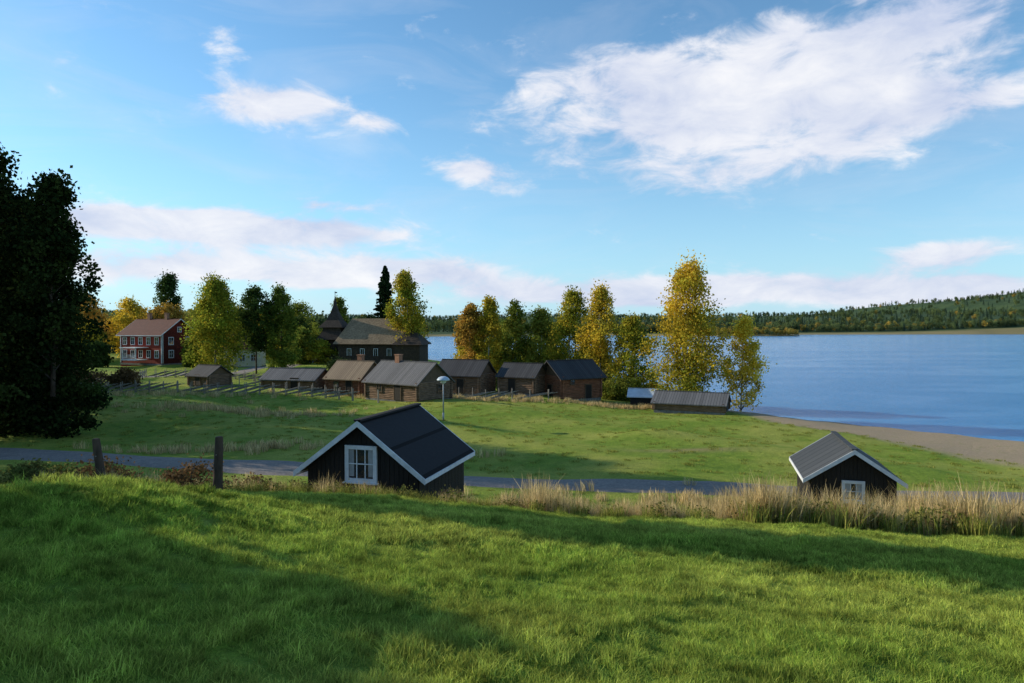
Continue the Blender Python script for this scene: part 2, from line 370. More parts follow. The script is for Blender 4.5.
def spruce(name,x,y,h,wd,mat,seed=1,per=26,leaf=.3,dens=1.0):
    r=np.random.default_rng(seed); zg=tz(x,y)-.1; root=empty(name,(x,y,zg))
    geo=limb_geo([Vector((0,0,0)),Vector((0,0,h*.5)),Vector((0,0,h))],h*.013,.015,8); C=[];B=[]
    z=h*.06
    while z<h*.985:
        t=z/h; L=wd/2*(1-t)**.75*r.uniform(.6,1.2)+.15; nb=int(r.integers(6,9))
        for k in range(nb):
            an=r.uniform(0,6.283); l=L*r.uniform(.6,1.2); d=np.array([math.cos(an),math.sin(an),0])
            n=int(per*dens*(l/1.5+.4)); s=r.uniform(.08,1,n); dz=-.35*l*s**1.2+.12*l*s**3
            pts=np.array([0,0,z])+d*(s*l)[:,None]; pts[:,2]+=dz+r.normal(0,.07,n)-np.abs(r.normal(0,.12,n)); side=np.array([-d[1],d[0],0])
            pts+=side*(r.normal(0,.16,n)*(1.1-s)*l*1.0)[:,None]; C.append(pts); B.append(np.full(n,r.uniform(.6,1.2)))
            if k%2==0: geo.append(cyl((0,0,z),tuple(d*l*.8+np.array([0,0,z-.2*l])),.03*(1-t)+.01,.006,4,False))
        z+=max(.22,.32*(1-t)*h/20+.15)
    C=np.concatenate(C);B=np.concatenate(B); q,f=leaf_quads(C,leaf)
    v=np.clip(rng.normal(.4,.25,len(C)),0,1); at=np.repeat(np.stack([v,B,v,np.ones(len(v))],1),4,0)
    o=bpy.data.objects.new('needles',mesh_np('needles',q,f,mat,False,{'lc':at})); link(o,root)
    part('trunk',geo,bark_pine,root,True); return root
L_yg=leafmat('leaves_yellow_green',(.24,.30,.035),(.82,.56,.06),.45)
L_y=leafmat('leaves_yellow',(.74,.58,.06),(.90,.68,.08),.45)
L_g=leafmat('leaves_green',(.13,.19,.03),(.34,.34,.055),.4)
L_d=leafmat('leaves_dark_green',(.035,.065,.02),(.09,.14,.03),.3)
L_o=leafmat('leaves_orange_brown',(.38,.27,.05),(.74,.40,.08),.4)
L_s=leafmat('spruce_needles',(.016,.034,.016),(.045,.075,.025),.15)
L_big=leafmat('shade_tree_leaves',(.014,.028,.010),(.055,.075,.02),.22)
L_br=leafmat('shrub_brown',(.12,.08,.035),(.28,.17,.08),.3)
L_sh=leafmat('shrub_green',(.09,.12,.03),(.26,.24,.07),.35)
BT='birch_tree'
broadleaf(BT,22.3,88,18.9,9.0,L_yg,nclump=210,per=120,leaf=.30,base=.03,seed=3,mixc=.55,low=-.6,fill=.6)
broadleaf(BT,29.6,88,12.6,5.4,L_y,nclump=95,per=100,leaf=.27,base=.08,seed=5)
broadleaf(BT,18.2,100,12.6,7,L_yg,nclump=120,per=100,leaf=.32,base=.04,seed=6,mixc=.25)
broadleaf(BT,13.4,104,17,7.4,L_yg,nclump=140,per=100,leaf=.32,base=.04,seed=17,mixc=.72)
broadleaf(BT,9.0,108,16.0,7.2,L_yg,nclump=130,per=100,leaf=.32,base=.04,seed=8,mixc=.25)
broadleaf(BT,5,112,12.6,6.4,L_g,nclump=100,per=100,leaf=.34,base=.04,seed=9,mixc=.7)
broadleaf(BT,.6,112,13.6,5.6,L_g,nclump=100,per=100,leaf=.34,base=.04,seed=10)
broadleaf(BT,-3.8,110,14.3,5.6,L_yg,nclump=110,per=100,leaf=.33,base=.04,seed=11,mixc=.55)
broadleaf(BT,-7.0,111,13.4,5.2,L_o,nclump=100,per=100,leaf=.33,base=.04,seed=12,mixc=.3)
broadleaf(BT,-22.6,150,22,8.4,L_yg,nclump=170,per=100,leaf=.42,base=.05,seed=13,mixc=.35)
spruce('spruce_tree',-31.5,170,24.5,9.5,L_s,seed=2,leaf=.55,per=44)
broadleaf(BT,-50,115,16.4,8.8,L_yg,nclump=190,per=110,leaf=.34,base=.05,seed=14,mixc=.15)
broadleaf('pine_tree',-45.0,120,15.4,6.2,L_d,bark_pine,120,110,.34,.28,'pine',seed=15)
broadleaf('pine_tree',-41.2,122,15.2,6.6,L_g,bark_pine,120,110,.34,.06,'birch',seed=16,mixc=.15)
broadleaf('pine_tree',-87,172,21.5,8,L_d,bark_pine,110,100,.45,.3,'birch',seed=18)
MT='maple_tree'
for i,(x_,y_,h_,w_,mm,mx_) in enumerate([(-104,166,15.5,10,L_o,.6),(-96,172,14.5,9,L_yg,.7),(-84,166,13,8,L_o,.3),(-112,160,17,11,L_yg,.4),(-79,176,15,9,L_g,.5),(-70,172,14,9,L_yg,.3),(-98,152,11,8,L_o,.5),(-62,172,13,9,L_yg,.35),(-92,148,8,6,L_yg,.6),(-62,134,6,5,L_g,.4),(-83,136,5,4.5,L_d,.6)]):
    broadleaf(MT,x_,y_,h_,w_,mm,bark_pine,110,90,.45,.04,'round',seed=60+i,mixc=mx_)
broadleaf(BT,-47,186,17,7,L_g,None,90,90,.45,.08,seed=22)
for i,(x_,y_,h_,w_,mm,mx_) in enumerate([(-50,160,11,6,L_d,.5),(-46,150,8,5,L_g,.4),(-55,178,14,9,L_g,.5),(-42,150,5,5,L_yg,.3),(-5,165,13,9,L_g,.4),(-1,140,10,8,L_g,.4),(6,128,9,8,L_g,.3),(-8,135,9,6,L_yg,.3),(-38,182,12,9,L_d,.5),(14,118,8,7,L_g,.4)]):
    broadleaf('deciduous_tree',x_,y_,h_,w_,mm,None,90,90,.42,.03,'round',seed=80+i,mixc=mx_)
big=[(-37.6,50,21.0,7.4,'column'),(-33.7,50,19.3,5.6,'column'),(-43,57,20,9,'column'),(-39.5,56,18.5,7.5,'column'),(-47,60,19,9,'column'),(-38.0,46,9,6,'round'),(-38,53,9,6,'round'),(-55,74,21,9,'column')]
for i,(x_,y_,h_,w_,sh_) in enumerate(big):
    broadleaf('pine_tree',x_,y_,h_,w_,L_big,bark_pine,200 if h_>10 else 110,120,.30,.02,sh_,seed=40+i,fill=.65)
# trees beyond the left edge of the view, throwing the long lawn shadows
for i,(x_,y_,h_,w_,bs) in enumerate([(-30,22.6,22,5.0,.12),(-38,25.8,25,5.2,.15),(-18.0,9.6,7.4,4.4,.1),(-58,70,20,8,.1),(-62,50,20,11,.1),(-70,80,23,10,.05),(-76,92,23,11,.05),(-66,88,20,9,.05)]):
    broadleaf('pine_tree',x_,y_,h_,w_,L_big,bark_pine,150,110,.42,bs,'pine',seed=50+i)
def shrub(name,x,y,h,wd,mat,seed,leaf=.13,n=34,per=90):
    return broadleaf(name,x,y,h,wd,mat,bark_pine,n,per,leaf,.05,'round',seed=seed)
for i,(x_,y_,h_,w_,mm) in enumerate([(-54,86,2.3,5,L_br),(-50,88,2,4,L_br),(-59,90,2.6,5,L_sh),(-64,88,3,6,L_d),(-40,64,2,5,L_d),(-46,68,2.4,6,L_d),(16,97,3.5,6,L_g),(20,98,3,5,L_yg),(24.5,92,1.8,4,L_sh),(12,100,3.5,6,L_sh),(-15,101,3,5,L_g),(-4,100,2.6,5,L_sh),(2,99,2.4,5,L_g),(-27,108,3,6,L_sh),(26,93,1.5,3,L_g),(14,96,2.5,4,L_g)]):
    shrub('shrub',x_,y_,h_,w_,mm,100+i,.24,n=50)
for i,(x_,y_,h_,w_) in enumerate([(-12.6,20.5,1.3,2.4),(-14.6,21.5,1.5,2.6),(-10.2,21.6,1.5,2.3),(-16.5,22,1.4,2.4),(-8.6,22.5,1.3,1.8),(-13.5,19,.9,1.6)]):
    shrub('shrub',x_,y_,h_,w_,L_sh if i%2 else L_br,130+i,.09,30,130)
# ---- instancers
def rotquads(P,Nn,size,ang):
    n=len(P); t=np.stack([np.cos(ang),np.sin(ang),np.zeros(n)],1); t-=Nn*np.sum(t*Nn,1)[:,None]; t/=np.linalg.norm(t,axis=1)[:,None]; b=np.cross(Nn,t)
    s=(size/2)[:,None]
    q=np.stack([P-t*s-b*s,P+t*s-b*s,P+t*s+b*s,P-t*s+b*s],1).reshape(-1,3); return q,np.arange(n*4).reshape(n,4)
def instancer(name,P,Nn,size,child_mesh,parent,use_scale=True):
    q,f=rotquads(P,Nn,size,rng.uniform(0,6.283,len(P)))
    o=bpy.data.objects.new(name,mesh_np(name,q,f)); link(o,parent)
    o.instance_type='FACES'; o.use_instance_faces_scale=use_scale; o.show_instancer_for_render=False; o.show_instancer_for_viewport=False
    c=bpy.data.objects.new(name+'_unit',child_mesh); link(c,o); return o
def tnorm(x,y,e=.15):
    dzx=(terrain(x+e,y)-terrain(x-e,y))/(2*e); dzy=(terrain(x,y+e)-terrain(x,y-e))/(2*e)
    n=np.stack([-dzx,-dzy,np.ones_like(dzx)],1); return n/np.linalg.norm(n,axis=1)[:,None]
def blades(n,size,hmin,hmax,wd,mat,lean=.5,name='blades',clump=0,rad=None,mixb=(0,1)):
    if rad: 
        a=rng.uniform(0,6.283,n); r_=rad*np.sqrt(rng.uniform(0,1,n)); px=r_*np.cos(a);py=r_*np.sin(a)
    else: px=rng.uniform(-size/2,size/2,n);py=rng.uniform(-size/2,size/2,n)
    hh=rng.uniform(hmin,hmax,n)
    if clump:
        f=.8+.5*np.sin(px*clump+1)*np.sin(py*clump*1.1+2)+.3*np.sin(px*clump*2.7)*np.sin(py*clump*2.3); hh=hh*np.maximum(f,.25)
    an=rng.uniform(0,6.283,n); la=rng.uniform(0,6.283,n); ll=np.abs(rng.normal(0,lean,n))*hh
    u=np.stack([np.cos(an),np.sin(an),np.zeros(n)],1)*(wd*rng.uniform(.6,1.3,n)/2)[:,None]
    B=np.stack([px,py,np.full(n,-.01)],1)
    Md=B+np.stack([np.cos(la)*ll*.35,np.sin(la)*ll*.35,hh*.6],1); Tp=B+np.stack([np.cos(la)*ll,np.sin(la)*ll,hh],1)
    V=np.stack([B-u,B+u,Md+u*.8,Md-u*.8,Tp+u*.15,Tp-u*.15],1).reshape(-1,3)
    k=np.arange(n)*6; F=np.concatenate([np.stack([k,k+1,k+2,k+3],1),np.stack([k+3,k+2,k+4,k+5],1)])
    v=rng.uniform(mixb[0],mixb[1],n); br=rng.uniform(.5,1.4,n)
    at=np.repeat(np.stack([v,br,v,np.ones(n)],1),6,0)
    return mesh_np(name,V,F,mat,False,{'lc':at})
G_l=leafmat('lawn_blades',(.165,.27,.035),(.45,.48,.10),.42,patch=True)
G_s=leafmat('straw_blades',(.38,.29,.11),(.78,.60,.32),.4)
G_w=leafmat('weed_blades',(.14,.20,.03),(.40,.37,.09),.4)
lawn=empty('lawn_grass')
cells=[]
yy=1.8
while yy<18.6:
    hw=.8*yy+1.6; k=np.arange(-hw,hw,.85); cells.append(np.stack([k+rng.uniform(-.2,.2,len(k)),np.full(len(k),yy)+rng.uniform(-.2,.2,len(k))],1)); yy+=.85
Cc=np.concatenate(cells); near=Cc[:,1]<8
for nm,sel,cm in (('near_turf',near,blades(6000,1.15,.03,.085,.0052,G_l,.75,clump=9)),('far_turf',~near,blades(3600,1.15,.035,.10,.010,G_l,.6,clump=8))):
    P=Cc[sel]; Nn=tnorm(P[:,0],P[:,1]); P3=np.column_stack([P,terrain(P[:,0],P[:,1])])
    instancer(nm,P3,Nn,np.ones(len(P))*rng.uniform(.95,1.2,len(P)),cm,lawn,True)
weeds=empty('tall_dry_grass')
def straw_mesh(n,h,rad,mat,wd): return blades(n,1,h*.55,h,wd,mat,.28,rad=rad)
def crest(n,x0,x1,y0,y1):
    x_=rng.uniform(x0,x1,n); y_=rng.uniform(y0,y1,n)-.5*np.sin(x_*.23)-.25*np.sin(x_*.6+1); return x_,y_
def plant(nm,x_,y_,size,me,parent):
    P3=np.column_stack([x_,y_,terrain(x_,y_)]); n=len(x_); Nn=np.tile([0,0,1.],(n,1))+rng.normal(0,.06,(n,3)); Nn/=np.linalg.norm(Nn,axis=1)[:,None]
    instancer(nm,P3,Nn,size,me,parent,True)
straw=straw_mesh(60,1.0,.28,G_s,.012); straw2=straw_mesh(45,1.0,.2,G_s,.016); green=straw_mesh(70,.6,.3,G_w,.02)
def hgt(x_): return np.interp(x_,[-16,-9,-6,-1,0,3,4.5,6,7.5,9,14,20],[1,1.0,.9,.85,1.15,1.1,.9,1.2,1.6,1.75,1.6,1.4])*(.75+.4*np.sin(x_*1.7)*np.sin(x_*.63+1))
x_,y_=crest(860,-17,20,17.8,22.5); plant('straw_tufts',x_,y_,hgt(x_)*rng.uniform(.4,1.0,len(x_)),straw,weeds)
x_,y_=crest(480,3.5,20,17.4,20.0); plant('straw_tufts_dense',x_,y_,hgt(x_)*rng.uniform(.3,1.0,len(x_)),straw2,weeds)
x_,y_=crest(190,-1.5,5,17.8,20.5); plant('straw_tufts_low',x_,y_,hgt(x_)*rng.uniform(.4,1.0,len(x_)),straw2,weeds)
x_,y_=crest(1300,-17,20,17.2,23.5); plant('green_weeds',x_,y_,rng.uniform(.35,1.1,len(x_))*(.7+.6*(x_>6)),green,weeds)
C=rng.normal(size=(260,3))*np.array([.18,.18,.16])+np.array([0,0,.25]); q,f=leaf_quads(C,.07); v=rng.uniform(0,1,260)
lw=mesh_np('leafy',q,f,L_sh,False,{'lc':np.repeat(np.stack([v,.6+v*.6,v,np.ones(260)],1),4,0)})
x_,y_=crest(400,-17,20,17.5,21); plant('leafy_weeds',x_,y_,rng.uniform(.4,1.4,len(x_))*(.7+.4*(x_>6)),lw,weeds)
rough=empty('rough_field_grass')
rf=straw_mesh(40,.6,.5,G_s,.035); gf=straw_mesh(60,.22,.6,G_w,.04)
def blob(n,cx,cy,rx,ry): return cx+rng.normal(0,rx,n),cy+rng.normal(0,ry,n)
for (n,cx,cy,rx,ry) in [(160,-27,66,5,1.6),(200,-5,84,8,1.2),(120,14,84,4,1),(90,-14,44.5,7,.6),(140,-20,30,5,2.5),(150,12,30,8,1.6),(120,-40,80,9,2)]:
    x_,y_=blob(n,cx,cy,rx,ry); plant('straw_patch',x_,y_,rng.uniform(.4,1.1,n),rf,rough)
n=3600; x_=rng.uniform(-55,45,n); y_=rng.uniform(26,95,n); dd=sdist(x_,y_); ry=np.interp(x_,[-60,-35,-15,0,12,25,45],[49,43,38.8,36,34.5,33.6,32]); ok=(dd>8)&(dd>sandw(x_)+2)&(np.abs(y_-ry)>2.5)
plant('field_tufts',x_[ok],y_[ok],rng.uniform(.25,.7,ok.sum()),gf,rough)
# ---- distant forest
forest_root=empty('distant_forest')
def unit_dec(n,w_,mat,seed):
    r=np.random.default_rng(seed); nc=9; cs=np.stack([r.normal(0,w_*.5,nc),r.normal(0,w_*.5,nc),r.uniform(.3,.85,nc)],1)
    C=cs[r.integers(0,nc,n)]+r.normal(size=(n,3))*np.array([.11,.11,.11]); C[:,2]=np.clip(C[:,2],.02,1)
    q,f=leaf_quads(C,.1); return mesh_np('crown',q,f,mat)
def unit_spr(n,mat,seed):
    r=np.random.default_rng(seed); t=r.uniform(0,1,n)**1.3*.98; a_=r.uniform(0,6.283,n); rr=.17*(1-t)*r.uniform(.4,1.1,n)*(1+.3*np.sin(t*40)); C=np.stack([rr*np.cos(a_),rr*np.sin(a_),t],1)
    q,f=leaf_quads(C,.08); return mesh_np('spruce',q,f,mat)
F_g=leafmat('forest_green_hazy',(.075,.115,.05),(.14,.175,.065),.25,rnd=True)  # lightened and blued: aerial haze put into the leaf colour
F_y=leafmat('forest_autumn',(.26,.23,.05),(.42,.28,.06),.3,rnd=True)
F_s=leafmat('forest_spruce_hazy',(.045,.08,.06),(.08,.12,.07),.15,rnd=True)  # bluish tint in the needle colour stands in for distance haze
def far_pts(n,r0,r1,bmin,bmax,dmin):
    R=np.exp(rng.uniform(np.log(r0),np.log(r1),n)); b=rng.uniform(bmin,bmax,n); th=np.arctan(b); x_=R*np.sin(th); y_=R*np.cos(th); ok=sdist(x_,y_)>dmin
    return x_[ok],y_[ok]
def add_forest(x_,y_,hmin,hmax,fr=(.4,.2,.4)):
    c=rng.choice(3,len(x_),p=fr); hh=rng.uniform(hmin,hmax,len(x_))
    for k,me in enumerate(units):
        s_=c==k
        if s_.sum()<1: continue
        P3=np.column_stack([x_[s_],y_[s_],terrain(x_[s_],y_[s_])-.3]); instancer('tree_belt',P3,np.tile([0,0,1.],(s_.sum(),1)),hh[s_],me,forest_root,True)
units=[unit_dec(300,.3,F_g,1),unit_dec(300,.28,F_y,2),unit_spr(280,F_s,3)]
x_,y_=far_pts(10000,1000,2900,-1.1,1.15,45); add_forest(x_,y_,9,16,(.42,.03,.55))
x_,y_=far_pts(2500,215,900,-1.15,.05,14); k=(y_>195)&(x_/y_<-.125); add_forest(x_[k],y_[k],8,14,(.45,.3,.25))
def belt(a,b,n,dep):
    t=rng.uniform(0,1,n); a=np.array(a,float);b=np.array(b,float); dirn=(b-a)/np.linalg.norm(b-a); nn=np.array([-dirn[1],dirn[0]])
    P=a+(b-a)*t[:,None]+nn*(rng.uniform(0,1,n)*dep)[:,None]; return P[:,0],P[:,1]
x_,y_=belt((400,1115),(1500,1200),1400,60); k=sdist(x_,y_)>35; add_forest(x_[k],y_[k],6,13,(.6,.1,.3))
x_,y_=belt((-60,960),(400,1010),600,60); k=sdist(x_,y_)>20; add_forest(x_[k],y_[k],7,13,(.55,.15,.3))
x_=rng.uniform(215,392,420); y_=rng.uniform(890,960,420); k=sdist(x_,y_)>2; add_forest(x_[k],y_[k],3,10,(.25,.7,.05))
x_,y_=belt((-42,275),(-95,390),160,30); k=sdist(x_,y_)>4; add_forest(x_[k],y_[k],5,10,(.5,.3,.2))
# ------------------------------------------------------------ buildings
logm=pmat('weathered_logs',(.085,.055,.038),(.32,.20,.125),4,.9,(.4,.4,3),bump=.6)
logred=pmat('reddish_logs',(.12,.05,.028),(.38,.165,.09),4,.9,(.4,.4,3),bump=.6)
plank=pmat('gable_planks',(.065,.045,.03),(.2,.13,.08),6,.9,(6,6,.5),bump=.5)
roof_gray=stripemat('gray_board_roof',(.08,.079,.082),(.19,.185,.185),0,3.2)
roof_dark=stripemat('dark_board_roof',(.028,.028,.032),(.07,.07,.072),0,3.0)
roof_tan=stripemat('tan_board_roof',(.17,.12,.08),(.32,.24,.155),0,3.2)
roof_shingle=pmat('church_shingles',(.19,.125,.07),(.40,.28,.165),2.5,.85,(1,1,2),bump=.6)
dark_shingle=pmat('tarred_shingles',(.025,.018,.014),(.08,.055,.038),3,.8,bump=.6)
felt=stripemat('black_roofing_felt',(.014,.014,.016),(.036,.036,.04),1,1.0,.95,.25,9)
felt2=stripemat('gray_ribbed_roof',(.04,.045,.05),(.075,.08,.085),0,1.6,.8,.7,7)
blackwood=pmat('black_stained_boards',(.010,.009,.008),(.03,.024,.02),8,.75,(8,8,.6),bump=.5)
white=pmat('white_paint',(.60,.63,.66),(.80,.81,.82),5,.55,bump=.12)
red=stripemat('falu_red_boards',(.18,.022,.012),(.32,.04,.02),0,4,.85,.3)
redtile=pmat('red_roof_tiles',(.075,.025,.018),(.15,.05,.034),6,.85,bump=.6)
yellow=pmat('pale_yellow_boards',(.62,.54,.36),(.76,.68,.48),5,.7)
brick=pmat('chimney_brick',(.26,.12,.07),(.45,.24,.15),9,.9)
palemet=pmat('pale_metal_roof',(.5,.58,.68),(.66,.72,.8),3,.35,spec=.5,bump=.1)
m,nt,out=newmat('window_glass'); p=nt.node('ShaderNodeBsdfPrincipled',Roughness=.04,Metallic=0.0); p.inputs['Base Color'].default_value=(.02,.025,.03,1); p.inputs['Specular IOR Level'].default_value=.9
nt.l.new(p.outputs[0],out.inputs[0]); glass=m
stone=pmat('foundation_stone',(.12,.12,.115),(.26,.25,.24),4,.9,bump=.6)
def side_box(side,L,W,u,z,w_,h_,t,off=0):
    if side in 'FB': sg=-1 if side=='F' else 1; return box(u,sg*(W/2+off),z,w_,t,h_)
    sg=1 if side=='R' else -1; return box(sg*(L/2+off),u,z,t,w_,h_)
def house(name,x,y,rot,L,W,hw,rise,ov=.45,ovg=.4,logs=True,wall=logm,roof=roof_gray,th=.12,gable=None,doors=(),wins=(),chim=None,zb=None,frame=None,barge=None,found=True,logr=.13):
    z0=(tz(x,y) if zb is None else zb); root=empty(name,(x,y,z0),rot); s=rise/(W/2); rz=hw+rise
    poly=[(-W/2,-.8),(W/2,-.8),(W/2,hw),(0,rz-.01),(-W/2,hw)]
    part('walls',[prism_x(poly,-L/2,L/2)],(gable or plank) if logs else wall,root)
    if found: part('foundation',[box(0,0,.02,L+.16,W+.16,.36)],stone,root)
    if logs:
        g=[];n=int(hw/(logr*1.75))
        for i in range(n):
            zz=.3+i*(hw-.3)/n; j=random.uniform(.85,1.05)*logr
            for sg in(-1,1):
                g.append(cyl((-L/2-.28,sg*W/2,zz),(L/2+.28,sg*W/2,zz),j,j,8)); g.append(cyl((sg*L/2,-W/2-.28,zz+logr*.85),(sg*L/2,W/2+.28,zz+logr*.85),j,j,8))
        part('log_walls',g,wall,root,False)
    offw=logr+.03 if logs else .03
    hs=W/2+ov; ez=rz-s*hs; g=[]
    for sg in(-1,1):
        g.append(prism_x([(0,rz),(sg*hs,ez),(sg*hs,ez+th),(0,rz+th)],-L/2-ovg,L/2+ovg))
    part('roof',g,roof,root)
    part('ridge_board',[box(0,0,rz+th+.02,L+2*ovg+.04,.22,.06)],roof,root)
    if barge:
        g=[]
        for e_ in(-1,1):
            for sg in(-1,1):
                x0=e_*(L/2+ovg+.003); x1=e_*(L/2+ovg+.035)
                g.append(prism_x([(0,rz+th+.015),(sg*(hs+.03),ez+th-.005),(sg*(hs+.03),ez+th-.005-.17),(0,rz+th-.16)],x0,x1))
        for sg in(-1,1): g.append(box(0,sg*(hs+.016),ez+th-.09,L+2*ovg,.03,.13))
        part('bargeboards',g,barge,root)
    dg=[];fg=[];wg=[]
    for (sd_,u,w_,h_) in doors:
        dg.append(side_box(sd_,L,W,u,h_/2+.25,w_,h_,.08,offw)); 
        for k in(-1,1): fg.append(side_box(sd_,L,W,u+k*(w_/2+.05),h_/2+.25,.1,h_+.1,.12,offw))
        fg.append(side_box(sd_,L,W,u,h_+.32,w_+.24,.12,.13,offw))
    for (sd_,u,z_,w_,h_) in wins:
        wg.append(side_box(sd_,L,W,u,z_,w_,h_,.06,offw))
        for k in(-1,1):
            fg.append(side_box(sd_,L,W,u+k*(w_/2+.04),z_,.1,h_+.02,.12,offw+.01)); fg.append(side_box(sd_,L,W,u,z_+k*(h_/2+.05),w_+.2,.1,.125,offw+.01))
        fg.append(side_box(sd_,L,W,u,z_,.05,h_,.08,offw+.01)); fg.append(side_box(sd_,L,W,u,z_+.01,w_,.04,.083,offw+.01))
    if dg: part('door',dg,blackwood,root)
    if wg: part('window_glass',wg,glass,root)
    if fg: part('frames',fg,frame or plank,root)
    if chim:
        g=[]
        for cx,cy,hc in chim: g+= [box(cx,cy,rz+hc/2-.6,.7,.6,hc+1.2),box(cx,cy,rz+hc+.06,.84,.74,.12)]
        part('chimney',g,brick,root)
    return root
house('log_farmhouse',-12.4,81.5,-36,8.4,5.6,2.35,2.1,roof=roof_gray,doors=[('F',1.2,1,1.8)],wins=[('F',-1.8,1.5,.8,.8),('R',.8,1.5,.8,.8)],chim=[(-1.6,0,.8)])
house('log_cottage',-20.4,89,-25,5.2,5,2.3,1.9,roof=roof_tan,doors=[('F',1.0,.9,1.7)],wins=[('F',-1,1.4,.7,.7)],chim=[(.6,.3,.8)],wall=logred)
house('log_cabin',-6.3,92,-22,6.2,4.8,2.7,1.7,roof=roof_dark,doors=[('F',.5,1,1.8)],wins=[('F',-1.9,1.6,.7,.7)])
house('log_cabin',1.5,90,-28,5.0,4.0,2.5,1.4,roof=roof_dark,doors=[('F',-.6,1,1.8)])
house('log_storehouse',7.7,90.5,32,6.2,5.0,3.2,1.8,ov=.6,ovg=.7,roof=roof_dark,wall=logred,doors=[('L',0,.9,1.7),('F',1,.9,1.7)],wins=[('F',-1.6,2.4,.6,.5)])
house('log_barn',-28.5,90.5,-14,7.4,4.4,1.5,1.15,roof=roof_gray,doors=[('F',1,1,1.3)])
house('log_shed',-43,97,-28,4.0,3.6,1.75,1.15,roof=roof_dark,doors=[('F',0,.9,1.4)])
house('boathouse',21.2,80.5,-24,7.8,4.2,1.15,1.0,roof=roof_gray,wall=logm,doors=[('R',0,1.6,1.0)])
house('boat_shed',17.3,88.5,-15,3.6,2.8,1.2,.75,roof=palemet,logs=False,wall=blackwood,found=False,doors=[('R',0,1.2,.8)],ov=.3)
house('yellow_house',-55.5,142,10,7,6,4.2,2.6,logs=False,wall=yellow,roof=redtile,ov=.5,wins=[('F',-2.2,2,1,1.3),('F',0,2,1,1.3),('F',2.2,2,1,1.3)],frame=white)
house('yellow_house',-51.5,170,-60,8,5,3.6,2.6,logs=False,wall=yellow,roof=roof_dark,ov=.5,wins=[('R',0,2,1,1.3),('F',0,2,1,1.3),('F',2.5,2,1,1.3)],frame=white)
W_=[]
for u in(-4.6,-2.3,0,2.3,4.6):
    for zz in(2.1,4.7): W_.append(('F',u,zz,1.0,1.4))
for u in(-2,2):
    for zz in(2.1,4.7): W_.append(('R',u,zz,1.0,1.4))
W_.append(('R',0,7,.8,.9))
rh=house('red_house',-73.0,141,-24,12.0,8.2,6.1,2.9,ov=.6,ovg=.5,logs=False,wall=red,roof=redtile,wins=W_,frame=white,barge=white,chim=[(-2.5,0,1.3),(2.5,0,1.3)],th=.18)
g=[box(0,-5.6,1.0,4.2,2.6,.2),box(0,-5.6,3.4,4.6,3.0,.16)]
for k in(-1.9,1.9): g.append(box(k,-6.7,2.2,.18,.18,2.4))
for k in np.linspace(-1.9,1.9,14): g.append(box(float(k),-6.75,1.6,.06,.05,1.0))
g+=[box(k*5.9,-4.12,3.1,.18,.06,5.6) for k in(-1,1)]; g+=[box(6.02+.02,k*3.9,3.1,.06,.18,5.6) for k in(-1,1)]
part('porch_and_corner_boards',g,white,rh)
# ---- wooden church
cx_,cy_=-29.8,152; ch=empty('wooden_church',(cx_,cy_,tz(cx_,cy_)+.9),-8)
def hip(L,W,z0,h,rl,ov=0,dx=0,dy=0):
    a,b=L/2+ov,W/2+ov; v=[(dx-a,dy-b,z0),(dx+a,dy-b,z0),(dx+a,dy+b,z0),(dx-a,dy+b,z0),(dx-rl/2,dy,z0+h),(dx+rl/2,dy,z0+h)]
    return v,[(0,1,5,4),(1,2,5),(2,3,4,5),(3,0,4),(3,2,1,0)]
part('nave_walls',[box(0,0,1.6,15,9,5.6)],dark_shingle,ch)
part('nave_roof',[hip(15,9,4.1,5.6,12,.9)],roof_shingle,ch)
part('side_chapel',[box(8.4,-2.5,1.6,5.5,7,5.6)],dark_shingle,ch)
part('side_chapel_roof',[hip(5.5,7,4.0,3.2,1.5,.6,8.5,-2.5)],dark_shingle,ch)
def frust(cx,cy,prof):
    v=[];f=[]
    for r,z in prof: v+=[(cx-r,cy-r,z),(cx+r,cy-r,z),(cx+r,cy+r,z),(cx-r,cy+r,z)]
    for k in range(len(prof)-1):
        for i in range(4): f.append((4*k+i,4*k+(i+1)%4,4*k+4+(i+1)%4,4*k+4+i))
    return v,f
part('tower',[frust(-9.8,-.5,[(2.6,-1.7),(2.2,5.2),(2.0,8.0)])],dark_shingle,ch)
part('tower_roof',[frust(-9.8,-.5,[(3.2,5.0),(2.05,6.9)]),frust(-9.8,-.5,[(2.8,7.7),(1.5,9.3),(.7,11.2),(.3,12.8),(.03,14.8)])],dark_shingle,ch)
part('weather_vane',[cyl((-9.8,-.5,14.6),(-9.8,-.5,15.8),.06),box(-9.6,-.5,15.5,.6,.03,.25)],roof_dark,ch)
g=[];f2=[]
for u in(-5,-2,1,4): g.append(box(u,-4.53,2.3,.8,.08,1.5)); f2+=[box(u,-4.56,3.1,1,.08,.1),box(u-.45,-4.56,2.3,.1,.08,1.5),box(u+.45,-4.56,2.3,.1,.08,1.5),box(u,-4.58,2.3,.05,.05,1.5)]
part('windows',g,glass,ch); part('window_frames',f2,white,ch)
